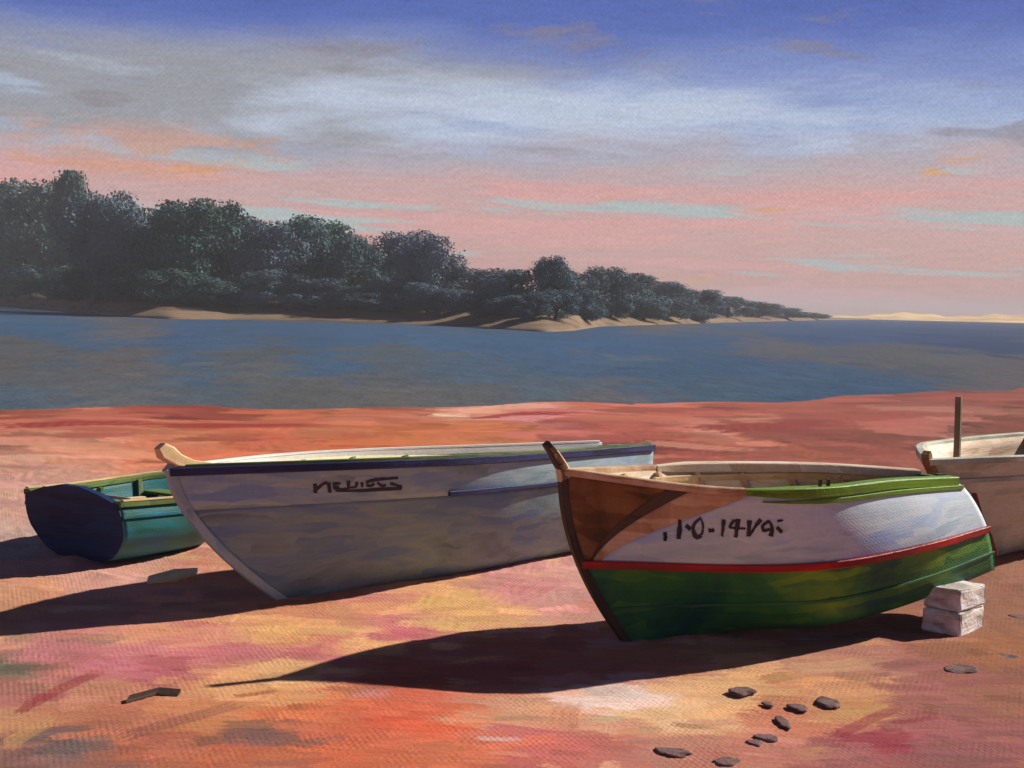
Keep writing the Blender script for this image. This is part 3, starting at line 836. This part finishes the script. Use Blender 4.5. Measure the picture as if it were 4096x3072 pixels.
def front_boat():
    H = HF
    r = tag(H.root('fishing_boat'), 'white topped green boat with red strake and brown bow, stern propped on pale blocks', 'boat', 'fishing boats drawn up on the sand')
    RS = 0.50
    shell('bottom_planking', H, M['green'], r, 0.0, 1.0, 0.0, RS, nt=22)
    ub = lambda t: 0.035 + 0.31 * max(0, (t - RS) / (1 - RS)) ** 1.15
    tp = shell('topside_planking', H, M['white'], r, ub, 1.0, RS, 1.0, d=0.004)
    ua, uc = (lambda t: ub(t) * 0.54), (lambda t: ub(t) * 0.66)
    bp = shell('bow_panel', H, M['brown'], r, 0.0, ua, RS, 1.0, d=0.004, nu=20)
    bp['label'] = 'brown varnished bow panel'
    shell('bow_shade_band', H, M['darkwood'], bp, ua, uc, RS, 1.0, d=0.004, nu=6)  # dark strip: shade in the fold of the bow, put into colour
    shell('bow_plank', H, M['palebrown'], r, uc, ub, RS, 1.0, d=0.004, nu=10)
    for sd in (-1, 1):
        rail('rub_strake', H, 0.0, 1.0, RS, sd, 0.04, 0.055, M['red'], r, d=0.012)
        rail('lower_moulding', H, 0.02, 1.0, 0.24, sd, 0.018, 0.02, M['green'], r, d=0.006)
        g = rail('gunwale', H, 0.33, 1.0, 1.0, sd, np.interp(np.linspace(0, 1, 40), [0, .15, 1], [.06, .12, .12]), np.interp(np.linspace(0, 1, 40), [0, .15, 1], [.045, .075, .075]), M['railgreen'] if sd < 0 else M['innerwood'], r, d=-0.02, dz=0.005)
        rail('bow_gunwale', H, 0.0, 0.33, 1.0, sd, 0.07, 0.05, M['palebrown'], r, d=-0.01, dz=0.008)
        rail('inner_rail', H, 0.3, 0.97, 0.93, sd, 0.03, 0.05, M['green'] if sd < 0 else M['beige'], r, d=-0.06)
        rail('sheer_moulding', H, 0.36, 0.99, 0.945, sd, 0.03, np.interp(np.linspace(0, 1, 40), [0, .2, 1], [.005, .035, .035]), M['railgreen'], r, d=0.012)
        for u in ((0.52,) if sd < 0 else ()):
            p = H.pos(np.array([u]), np.array([1.0]), sd)[0] + np.array([0, -0.015 * sd, 0.04])
            for dx in (-0.035, 0.035):
                sweep('thole_pin', [p + [dx, 0, 0], p + [dx, 0, 0.02], p + [dx, 0, 0.05]], (1, 0, 0), (0, 1, 0), 0.022, 0.022, M['darkwood'], g)
    transom(H, M['green'], r)
    zb = H.zs[0]
    sm = stempost(H, M['darkwood'], r, [(-0.04, zb + 0.07), (-0.085, zb + 0.14), (-0.135, zb + 0.20)], wd=0.07, dp=0.06)
    kn = sweep('stem_knee', [(0.03, 0, zb - 0.04), (-0.01, 0, zb + 0.06), (-0.06, 0, zb + 0.14), (-0.10, 0, zb + 0.18)], (0, 1, 0), [(0.9, 0, 0.43)] * 4, 0.07, [0.11, 0.07, 0.05, 0.03], M['beige'], sm)
    tt = np.linspace(0.02, 1.04, 8)
    pp = H.pos(np.ones(8), tt, 1)
    pp[:, 1] = 0
    sp_ = sweep('sternpost', pp + np.array([0.05, 0, 0]), (0, 1, 0), (1, 0, 0), 0.07, 0.08, M['darkwood'], r)
    zr = np.array([0.45, 0.62, 0.8, 0.98])
    xr = np.interp(zr, pp[:, 2], pp[:, 0]) + np.array([0.17, 0.18, 0.19, 0.25])
    sweep('rudder', np.stack([xr, 0 * xr, zr], -1), (0, 1, 0), (1, 0, 0), 0.035, [0.13, 0.12, 0.07, 0.03], M['oxblood'], sp_)
    interior(H, r, M['innerwood'], M['palebrown'], M['beige'], M['palebrown'], [0.2, 0.32, 0.44, 0.56, 0.68, 0.8, 0.9], [0.38, 0.62])
    # stern sheets painted green
    a = [H.off(np.array([u]), np.array([0.80]), sd, -0.04)[0] for u, sd in ((0.82, -1), (0.97, -1), (0.97, 1), (0.82, 1))]
    obj('stern_seat', a + [v - np.array([0, 0, .03]) for v in a], [(0, 1, 2, 3), (7, 6, 5, 4), (0, 4, 5, 1), (1, 5, 6, 2), (2, 6, 7, 3), (3, 7, 4, 0)], M['green'], r, False)
    q = lambda *pts: [((2600 + x / 3.16) * 0.25, (1950 + y / 3.16) * 0.25) for x, y in pts]
    lw = 0.25 / 3.16
    st = [(q((190, 560), (195, 615), (190, 665)), (46 * lw, 40 * lw)), (q((378, 405), (375, 520), (362, 640)), (34 * lw, 70 * lw, 54 * lw)), (q((455, 470), (510, 520)), (44 * lw, 52 * lw)),
          (q((640, 375), (560, 450), (545, 540), (590, 620), (645, 600)), (26 * lw, 36 * lw, 52 * lw, 62 * lw, 40 * lw)), (q((645, 395), (670, 480), (655, 590)), (20 * lw, 26 * lw, 30 * lw)),
          (q((735, 540), (810, 535)), (44 * lw, 38 * lw)), (q((930, 400), (922, 500), (908, 610)), (50 * lw, 40 * lw, 30 * lw)),
          (q((1060, 405), (1030, 450), (1000, 500)), (32 * lw, 30 * lw)), (q((1000, 498), (1110, 510), (1205, 512)), (24 * lw, 24 * lw)), (q((1110, 395), (1100, 500), (1080, 620)), (64 * lw, 50 * lw, 40 * lw)),
          (q((1255, 410), (1250, 510), (1235, 610)), (60 * lw, 48 * lw, 36 * lw)), (q((1395, 400), (1320, 500), (1250, 610)), (50 * lw, 36 * lw, 22 * lw)),
          (q((1500, 420), (1430, 470), (1425, 535), (1510, 525)), (36 * lw, 38 * lw, 40 * lw, 30 * lw)), (q((1500, 415), (1540, 500), (1525, 610)), (30 * lw, 40 * lw, 52 * lw)),
          (q((1605, 420), (1680, 408)), (26 * lw, 16 * lw)), (q((1600, 500), (1665, 560)), (40 * lw, 46 * lw))]
    lettering('number_stroke', H, st, M['ink'], tp)
    return r


front_boat()

# ---- middle boat: long grey-white hull with navy rail and name
HM = Hull(x=-2.521, y=9.32, yaw=0.7417, heel=-0.0625, L=5.0775, B=0.7907, bf=[0, .70, 1.03, .97, .64], foot=1.034, tr=0.1, cv=1.565,
          zs=[1.106, 1.092, 1.062, 1.029, 1.003], zk=[-0.07, -0.032, 0.052], full=0.42, tum=0.6)


def middle_boat():
    H = HM
    r = tag(H.root('fishing_boat'), 'long grey-white boat with navy rail and dark lettered name, bow in its own shade', 'boat', 'fishing boats drawn up on the sand')
    shell('lower_planking', H, M['greywhite_shade'], r, 0.0, 1.0, 0.0, 0.74, nt=24)
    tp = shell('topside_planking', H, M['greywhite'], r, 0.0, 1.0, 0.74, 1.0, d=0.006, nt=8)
    for sd in (-1, 1):
        rail('gunwale', H, 0.0, 1.0, 1.0, sd, 0.085, 0.065, M['navy'] if sd < 0 else M['bright'], r, d=0.0, dz=0.0)
        rail('rub_strake', H, 0.42, 1.0, 0.755, sd, 0.04, 0.04, M['navy'], r, d=0.018)
        c = rail('capping', H, 0.02, 0.995, 1.0, sd, 0.05, 0.022, M['bright'] if sd > 0 else M['mossgreen'], r, d=-0.02, dz=0.042)
    transom(H, M['white'], r)
    zb = H.zs[0]
    stempost(H, M['greywhite'], r, [(-0.03, zb + 0.03)], wd=0.07, dp=0.07, keel_u=0.3)
    hd = sweep('stem_head', [(0.34, 0, zb + 0.035), (0.18, 0, zb + 0.05), (0.06, 0, zb + 0.085), (-0.03, 0, zb + 0.15), (-0.075, 0, zb + 0.20)], (0, 1, 0),
          [(0, 0, 1), (.1, 0, 1), (.4, 0, .9), (.8, 0, .6), (.8, 0, .6)], [0.05, 0.09, 0.11, 0.11, 0.09], [0.03, 0.06, 0.10, 0.13, 0.07], M['beige'], r)
    hd['label'] = 'pale timber stem head'
    interior(H, r, M['cream'], M['mossgreen'], M['beige'], M['palebrown'], [0.18, 0.3, 0.42, 0.54, 0.66, 0.78, 0.9], [0.34, 0.56, 0.8])
    q = lambda *pts: [((1150 + x / 3.16) * 0.25, (1780 + y / 3.16) * 0.25) for x, y in pts]
    lw = 0.25 / 3.16
    st = [(q((345, 485), (350, 540), (345, 600)), (46 * lw, 46 * lw)), (q((365, 560), (440, 490), (500, 470)), (30 * lw, 36 * lw)), (q((515, 470), (525, 530), (530, 595)), (40 * lw, 44 * lw)),
          (q((570, 485), (665, 478)), (34 * lw, 26 * lw)), (q((570, 522), (650, 520)), (22 * lw, 20 * lw)), (q((580, 548), (760, 545)), (16 * lw, 16 * lw)),
          (q((765, 450), (768, 490), (765, 540)), (44 * lw, 36 * lw)), (q((765, 535), (860, 525)), (22 * lw, 20 * lw)), (q((868, 460), (868, 525)), (32 * lw, 32 * lw)),
          (q((935, 465), (940, 525)), (34 * lw, 34 * lw)), (q((985, 465), (1080, 440), (1200, 425), (1390, 410)), (34 * lw, 34 * lw, 32 * lw, 24 * lw)), (q((990, 500), (1050, 510), (1090, 480)), (36 * lw, 30 * lw)),
          (q((1130, 470), (1190, 510), (1240, 500)), (30 * lw, 28 * lw)), (q((1295, 480), (1360, 500), (1440, 525)), (30 * lw, 34 * lw)), (q((600, 575), (900, 570), (1200, 555), (1440, 545)), (22 * lw, 34 * lw, 42 * lw, 34 * lw))]
    lettering('name_stroke', H, st, M['ink2'], tp)
    return r


middle_boat()

# ---- left boat: teal, seen from its dark transom, running away behind the middle boat
HL = Hull(x=-2.62, y=13.40, yaw=atan2(-0.86, -0.51), heel=0.0, L=2.6, B=0.86, bf=[0, .6, .95, 1.0, .92], foot=0.5, tr=0.12, cv=1.5,
          zs=[0.64, 0.58, 0.55, 0.56, 0.59], zk=[0.0, 0.0, 0.02], full=0.2, tum=0.5)


def left_boat():
    H = HL
    r = tag(H.root('rowing_boat'), 'small teal boat with green rails and dark blue transom, half behind the grey bow', 'boat', 'fishing boats drawn up on the sand')
    shell('planking', H, M['teal'], r, 0.0, 1.0, 0.0, 1.0, nt=24)
    for sd in (-1, 1):
        rail('gunwale', H, 0.0, 1.0, 1.0, sd, 0.09, 0.05, M['mossgreen'], r, d=-0.01, dz=0.01)
        rail('capping', H, 0.2, 0.99, 1.0, sd, 0.04, 0.016, M['beige'], r, d=0.02, dz=0.044)
        rail('rub_strake', H, 0.0, 1.0, 0.82, sd, 0.025, 0.03, M['teal'], r, d=0.012)
    t = transom(H, M['deepblue'], r, top=0.13)
    t['label'] = 'dark blue rounded transom'
    stempost(H, M['darkwood'], r, [(-0.03, H.zs[0] + 0.05)], wd=0.06, dp=0.07)
    interior(H, r, M['teal'], M['mossgreen'], M['mossgreen'], M['darkwood'], [0.25, 0.45, 0.65, 0.85], [0.4, 0.7])
    kx = H.L - 0.05
    for sd in (-1, 1):
        p = H.pos(np.array([0.985]), np.array([1.0]), sd)[0]
        sweep('quarter_knee', [p + [-0.28, -0.03 * sd, 0.03], p + [-0.12, -0.06 * sd, 0.035], p + [-0.01, -0.26 * sd, 0.06]], (0, 1, 0), (0, 0, 1), 0.06, 0.03, M['beige'], r)


left_boat()

# ---- right boat: sand-grey bow cut by the frame
HR = Hull(x=3.74, y=11.16, yaw=0.86, heel=0.0, L=4.4, B=0.85, bf=[0, .62, .95, 1, .8], foot=1.3, tr=0.1, cv=1.0,
          zs=[1.10, 1.10, 1.05, 1.03, 1.02], zk=[-0.05, 0.0, 0.05], full=0.26, tum=0.2)


def right_boat():
    H = HR
    r = tag(H.root('fishing_boat'), 'sand grey boat at the right edge, behind the stern of the green boat', 'boat', 'fishing boats drawn up on the sand')
    shell('planking', H, M['sandgrey'], r, 0.0, 1.0, 0.0, 1.0, nt=24)
    for sd in (-1, 1):
        rail('gunwale', H, 0.0, 1.0, 1.0, sd, 0.08, 0.06, M['sandgrey'], r, d=0.0, dz=0.0)
        rail('rub_strake', H, 0.0, 1.0, 0.82, sd, 0.03, 0.04, M['sandgrey'], r, d=0.014)
    transom(H, M['sandgrey'], r)
    stempost(H, M['brown'], r, [(-0.02, H.zs[0] + 0.04), (-0.04, H.zs[0] + 0.08)], wd=0.07, dp=0.09, keel_u=0.3)
    interior(H, r, M['innerwood'], M['innerwood'], M['beige'], M['palebrown'], [], [0.4, 0.7])
    xs = np.linspace(0.1, 1.4, 60)
    a = xs[np.argmin(np.abs(proj(H.world(np.stack([xs, 0 * xs, 0 * xs + 1.4], -1)))[:, 0] - 958))]
    pm = sweep('mooring_post', [(a, 0, 0.3), (a, 0, 0.9), (a, 0, 1.3), (a + 0.01, 0.01, 1.66)], (1, 0, 0), (0, 1, 0), [0.06, 0.055, 0.05, 0.045], 0.055, M['greypost'], r)
    pm['label'] = 'grey wooden post standing in the bow'


right_boat()

# ------------------------------------------------------------------ blocks under the stern
M['stone'] = paint_mat('whitewashed_stone', [(0.15, lin(170, 164, 158)), (0.45, lin(214, 206, 196)), (0.8, lin(230, 232, 238))], scale=5.0, stretch=(0.6, 0.6, 2.0), rough=0.8, bump=0.9, seed=20, bristle=30)


def rough_block(name, size, loc, rot, mat, seed):
    rg = np.random.default_rng(seed)
    bm = bmesh.new()
    bmesh.ops.create_cube(bm, size=1.0)
    for v in bm.verts:
        v.co = Vector((v.co.x * size[0], v.co.y * size[1], v.co.z * size[2]))
    bmesh.ops.bevel(bm, geom=list(bm.edges), offset=min(size) * 0.13, segments=2, affect='EDGES', profile=0.6)
    bmesh.ops.subdivide_edges(bm, edges=list(bm.edges), cuts=2, use_grid_fill=True)
    for v in bm.verts:
        v.co += Vector(rg.normal(0, min(size) * 0.018, 3))
    me = bpy.data.meshes.new(name)
    bm.to_mesh(me)
    bm.free()
    me.materials.append(mat)
    o = bpy.data.objects.new(name, me)
    COL.objects.link(o)
    o.location = loc
    o.rotation_euler = rot
    return o


g = ground(934, 634)
bx, by = g[0] + 0.20, g[1] + 0.17
tag(rough_block('stone_block', (0.48, 0.30, 0.19), (bx, by, 0.085), (0.02, 0.01, 0.86), M['stone'], 1), 'lower of two whitewashed stone blocks propping the green boat', 'block', 'blocks under the stern')
tag(rough_block('stone_block', (0.45, 0.29, 0.165), (bx + 0.01, by + 0.01, 0.262), (-0.02, 0.03, 0.80), M['stone'], 2), 'upper of two whitewashed stone blocks propping the green boat', 'block', 'blocks under the stern')

# ------------------------------------------------------------------ stones, stick and board on the sand
M['darkstone'] = paint_mat('dark_stone', [(0.2, lin(84, 60, 62)), (0.7, lin(122, 94, 92))], scale=14, stretch=(1, 1, 1), rough=0.85, bump=0.8, seed=21, bristle=40)
STONES = [(741, 692, 27, 10, 'plum grey stone on the yellow sand, nearest the boat shadow'), (827, 703, 22, 14, 'squarish dark stone, rightmost in the cluster on yellow sand'), (798, 708, 17, 10, 'round dark stone in the middle of the cluster on yellow sand'),
          (783, 722, 13, 17, 'narrow stone pointing at the camera below the cluster on yellow sand'), (767, 738, 24, 9, 'dark slanted stone below the cluster, above the bottom row'), (675, 753, 36, 11, 'long flat grey stone, leftmost in the bottom row'),
          (726, 762, 27, 10, 'blackish flat stone at the bottom edge of the picture'), (961, 671, 31, 15, 'large dark oval stone on brown sand below the blocks'), (1002, 659, 32, 10, 'long dark stone beside the right edge, below the blocks'),
          (1020, 618, 18, 7, 'small dark stone at the right edge, level with the blocks'), (768, 704, 13, 6, 'small faint stone in the cluster on yellow sand'), (755, 743, 16, 8, 'small dull stone at the foot of the slanted stone')]


def stone(name, px, py, wpx, hpx, seed, label):
    rg = np.random.default_rng(seed)
    g = ground(px, py)
    sx = wpx * g[1] / FPX / 2
    sy = hpx * g[1] ** 2 / (EYE * FPX) / 2 * 0.8
    sz = min(sx, sy) * 0.30
    bm = bmesh.new()
    bmesh.ops.create_icosphere(bm, subdivisions=3, radius=1.0)
    f = rg.uniform(1.5, 3.0, 6)
    for v in bm.verts:
        c = v.co
        k = 1 + 0.14 * sin(f[0] * c.x + f[1] * c.y + seed) + 0.10 * sin(f[2] * 2 * c.y + f[3] * c.z) + 0.06 * sin(f[4] * 3 * c.x - f[5] * c.z)
        z = c.z * k
        v.co = Vector((c.x * k * sx, c.y * k * sy, (min(z, 0.55 + 0.1 * c.x)) * sz))
    me = bpy.data.meshes.new(name)
    bm.to_mesh(me)
    bm.free()
    me.polygons.foreach_set('use_smooth', np.ones(len(me.polygons), bool))
    me.materials.append(M['darkstone'])
    o = bpy.data.objects.new(name, me)
    COL.objects.link(o)
    o.location = (g[0], g[1], sz * 0.12)
    o.rotation_euler = (0, 0, rg.normal(0, 0.25))
    return tag(o, label, 'stone', 'dark stones scattered on the sand')


for i, (a, b, c, d, l) in enumerate(STONES):
    stone('stone', a, b, c, d, 30 + i, l)
g0, g1, g2 = ground(128, 704), ground(158, 697), ground(179, 698)
dz = np.array([0, 0, 0.02])
st = sweep('driftwood_stick', [g0 + dz, g1 + dz * 1.3, g2 + dz], (0, 0.9, 0.2), (0, 0, 1), [0.09, 0.08, 0.10], [0.035, 0.04, 0.03], M['darkwood'], None)
tag(st, 'dark driftwood stick lying on the orange sand at lower left', 'driftwood')
g0, g1 = ground(148, 585), ground(197, 577)
bd = sweep('weathered_board', [g0 + [0, 0, .045], (g0 + g1) / 2 + [0, 0, .05], g1 + [0, 0, .05]], (-0.1, 0.9, 0.25), (0, -0.25, 0.95), [0.10, 0.19, 0.09], 0.035, M['cream'], None)
tag(bd, 'pale weathered board lying in the shade of the grey boat', 'board')

# ------------------------------------------------------------------ trees on the far bank
def leaf_mat(name, c0, c1, c2):
    m, t, b = mat_new(name)
    oi = t.add('ShaderNodeObjectInfo')
    g = t.add('ShaderNodeNewGeometry')
    n = t.noise(g.outputs['Position'], 0.35, 3.0, 0.6)
    f = t.math('ADD', t.math('MULTIPLY', n, 0.9), t.math('MULTIPLY', t.math('SUBTRACT', oi.outputs['Random'], 0.5), 0.5))
    t.l.new(t.ramp(f, [(0.2, c0), (0.5, c1), (0.8, c2)]), b.inputs['Base Color'])
    b.inputs['Roughness'].default_value = 0.8
    b.inputs['Specular IOR Level'].default_value = 0.15
    return m


M['leaf_dark'] = leaf_mat('dark_foliage', (0.055, 0.125, 0.105), (0.07, 0.15, 0.145), (0.09, 0.165, 0.175))
M['leaf_blue'] = leaf_mat('haze_blue_foliage', (0.14, 0.19, 0.24), (0.16, 0.21, 0.27), (0.18, 0.23, 0.30))  # distance haze painted in: leaf colour made paler and bluer
M['leaf_mid'] = leaf_mat('slate_green_foliage', (0.10, 0.165, 0.19), (0.115, 0.185, 0.225), (0.13, 0.20, 0.25))
M['bark'] = paint_mat('bark', [(0.2, (0.03, 0.022, 0.018)), (0.8, (0.07, 0.05, 0.04))], scale=1.0, rough=0.95, bump=0.5, seed=23, bristle=6)


def crown_mesh(seed, nclump, nleaf, pointed):
    """unit crown: x, y in -0.5..0.5, z in 0.05..1"""
    rg = np.random.default_rng(seed)
    cs = []
    for i in range(nclump):
        z = rg.uniform(0.14, 0.9)
        rad = (0.36 * (1 - max(0, z - 0.35) / 0.75) if pointed else 0.40 * sqrt(max(0.05, 1 - ((z - 0.45) / 0.58) ** 2)))
        a = rg.uniform(0, 2 * pi)
        q = rad * sqrt(rg.uniform(0.0, 1))
        cs.append((q * cos(a), q * sin(a), z, rg.uniform(0.10, 0.19)))
    cs.append((0, 0, 0.82, 0.15))
    cs = np.array(cs)
    k = rg.choice(len(cs), nleaf, p=cs[:, 3] ** 2 / (cs[:, 3] ** 2).sum())
    d = rg.normal(0, 1, (nleaf, 3))
    d /= np.linalg.norm(d, axis=1, keepdims=True)
    rr = cs[k, 3] * np.where(rg.random(nleaf) < 0.12, rg.uniform(1.0, 1.35, nleaf), rg.uniform(0.35, 1, nleaf) ** 0.5)
    C = cs[k, :3] + d * rr[:, None]
    C[:, 2] = np.clip(C[:, 2], 0.02, 1.02)
    ax = rg.normal(0, 1, (nleaf, 3))
    ax /= np.linalg.norm(ax, axis=1, keepdims=True)
    n = d + rg.normal(0, 0.6, (nleaf, 3))
    bx_ = np.cross(n, ax)
    bx_ /= np.linalg.norm(bx_, axis=1, keepdims=True)
    cx_ = np.cross(n, bx_)
    cx_ /= np.linalg.norm(cx_, axis=1, keepdims=True)
    s_ = rg.uniform(0.010, 0.025, nleaf)[:, None]
    V = np.stack([C - bx_ * s_, C + cx_ * s_ * 0.6, C + bx_ * s_, C - cx_ * s_ * 0.6], 1).reshape(-1, 3)
    F = np.arange(nleaf * 4).reshape(-1, 4)
    me = bpy.data.meshes.new('crown')
    me.from_pydata(V.tolist(), [], F.tolist())
    me.update()
    return me


def trunk_mesh(seed):
    rg = np.random.default_rng(seed)
    V, F = [], []

    def limb(p0, p1, r0, r1):
        p0, p1 = np.array(p0), np.array(p1)
        d = p1 - p0
        d /= np.linalg.norm(d)
        a = np.cross(d, [0.3, 1, 0.2])
        a /= np.linalg.norm(a)
        b = np.cross(d, a)
        n0 = len(V)
        for i in range(4):
            f = i / 3
            c = p0 + (p1 - p0) * f + a * 0.015 * sin(f * 5 + seed)
            for k in range(7):
                V.append(c + (a * cos(k / 7 * 2 * pi) + b * sin(k / 7 * 2 * pi)) * (r0 + (r1 - r0) * f))
        for i in range(3):
            for k in range(7):
                F.append((n0 + i * 7 + k, n0 + i * 7 + (k + 1) % 7, n0 + (i + 1) * 7 + (k + 1) % 7, n0 + (i + 1) * 7 + k))
    limb((0, 0, -0.03), (0.02, 0, 0.5), 0.035, 0.022)
    limb((0.02, 0, 0.48), (0.0, 0.02, 0.85), 0.022, 0.008)
    for i in range(6):
        a = rg.uniform(0, 2 * pi)
        z = rg.uniform(0.22, 0.6)
        limb((0.01, 0, z), (0.28 * cos(a), 0.28 * sin(a), z + rg.uniform(0.12, 0.28)), 0.014, 0.004)
    me = bpy.data.meshes.new('trunk')
    me.from_pydata([tuple(v) for v in V], [], F)
    me.update()
    return me


CROWNS = {}
for kind_, mk in (('dark', 'leaf_dark'), ('blue', 'leaf_blue'), ('mid', 'leaf_mid')):
    for v_ in range(3):
        me_ = crown_mesh(100 + v_ + len(kind_), 40, 17000, v_ == 2)
        me_.materials.append(M[mk])
        CROWNS[kind_, v_] = me_
TRUNKS = [trunk_mesh(i) for i in range(3)]
for t_ in TRUNKS:
    t_.materials.append(M['bark'])
ORD = ['first', 'second', 'third', 'fourth', 'fifth', 'sixth', 'seventh', 'eighth', 'ninth', 'tenth', 'eleventh', 'twelfth', 'thirteenth', 'fourteenth', 'fifteenth', 'sixteenth', 'seventeenth', 'eighteenth', 'nineteenth', 'twentieth',
       'twenty-first', 'twenty-second', 'twenty-third', 'twenty-fourth', 'twenty-fifth', 'twenty-sixth', 'twenty-seventh', 'twenty-eighth', 'twenty-ninth', 'thirtieth', 'thirty-first', 'thirty-second', 'thirty-third', 'thirty-fourth']


def tree(name, px, top, wpx, back, kind_, var, label, cat, group):
    p = bank_at(px)
    d = p[:2] / np.linalg.norm(p[:2])
    q = p[:2] + d * back
    zb = WATER_Z + bank_h(px) * float(np.interp(back, [0, 10, 24, 40], [0, .45, .95, 1.05])) - 0.1
    D = float(np.hypot(*q))
    base = proj(np.array([q[0], q[1], zb]))
    h = max(1.2, (base[1] - top) * D / FPX) * 0.91
    wd = wpx * 1.4 * D / FPX
    r = empty(name, (q[0], q[1], zb), (0, 0, random.uniform(0, 6.28)))
    r.scale = (wd, wd, h)
    for nm, me in (('trunk', TRUNKS[var % 3]), ('crown', CROWNS[kind_, var % 3])):
        o = bpy.data.objects.new(nm, me)
        COL.objects.link(o)
        o.parent = r
    tag(r, label, cat, group)


TREES = [(-130, 186, 90, 'dark', 0), (-75, 176, 90, 'dark', 1), (-25, 184, 90, 'dark', 0), (14, 186, 70, 'dark', 1), (42, 180, 74, 'dark', 0), (70, 171, 46, 'dark', 2), (100, 189, 58, 'mid', 1), (126, 200, 56, 'mid', 0), (156, 206, 60, 'dark', 1), (188, 197, 70, 'dark', 0),
         (216, 195, 66, 'dark', 1), (240, 212, 50, 'mid', 0), (268, 216, 56, 'mid', 1), (300, 212, 62, 'dark', 0), (328, 214, 58, 'dark', 1), (350, 230, 46, 'dark', 0), (368, 246, 40, 'mid', 1),
         (402, 226, 66, 'blue', 0), (425, 232, 54, 'blue', 1), (452, 262, 46, 'blue', 0), (480, 265, 50, 'mid', 1), (510, 266, 46, 'mid', 0), (548, 252, 40, 'mid', 1), (575, 267, 44, 'mid', 0), (603, 263, 48, 'mid', 1),
         (636, 270, 54, 'mid', 0), (668, 279, 48, 'mid', 1), (698, 288, 44, 'mid', 0), (728, 295, 40, 'mid', 1), (758, 301, 38, 'mid', 0), (786, 307, 34, 'mid', 1), (812, 312, 28, 'mid', 0)]
LOOK = {'dark': 'dark green', 'mid': 'slate green', 'blue': 'hazy blue-green'}
vis = 0
for i, (px, top, wpx, kd, var) in enumerate(TREES):
    if px < -40:
        lab = LOOK[kd] + ' tree on the far bank beyond the left frame edge' + (', outer one' if i == 0 else '')
    else:
        lab = '%s tree in the wood across the water, %s from the left' % (LOOK[kd], ORD[vis])
        if vis == 3:
            lab = 'pointed dark green tree, tallest of the wood across the water'
        vis += 1
    tree('tree', px, top, wpx, 22 + 9 * (i % 3), kd, var, lab, 'tree', 'trees on the far bank')
sh = 0
for i, px in enumerate(np.arange(-60, 720, 27)):
    base_top = float(np.interp(px, [-60, 0, 200, 380, 560, 720], [262, 262, 268, 280, 292, 304]))
    kd = 'dark' if px < 250 else 'mid'
    tree('shrub', float(px) + random.uniform(-6, 6), base_top + random.uniform(-6, 8), random.uniform(44, 60) if px < 450 else random.uniform(34, 46), 13 + 3 * (i % 2), kd, i % 2,
         '%s shrub low on the far bank, %s from the left' % (LOOK[kd], ORD[i]), 'shrub', 'shrubs on the far bank')

# ------------------------------------------------------------------ the air over the water
m = bpy.data.materials.new('haze_air')
m.use_nodes = True
t = NT(m.node_tree)
t.n.clear()
out = t.add('ShaderNodeOutputMaterial')
pvn = t.add('ShaderNodeVolumePrincipled')
pvn.inputs['Color'].default_value = (0.84, 0.86, 0.94, 1)
pvn.inputs['Density'].default_value = 0.00048
pvn.inputs['Anisotropy'].default_value = 0.0
t.l.new(pvn.outputs[0], out.inputs['Volume'])
V = [(x, y, z) for x in (-37000, 37000) for y in (-60, 3100) for z in (-9, 34)]
hz = obj('haze', V, [(0, 1, 3, 2), (4, 6, 7, 5), (0, 4, 5, 1), (2, 3, 7, 6), (0, 2, 6, 4), (1, 5, 7, 3)], m, None, False)
tag(hz, kind='stuff')
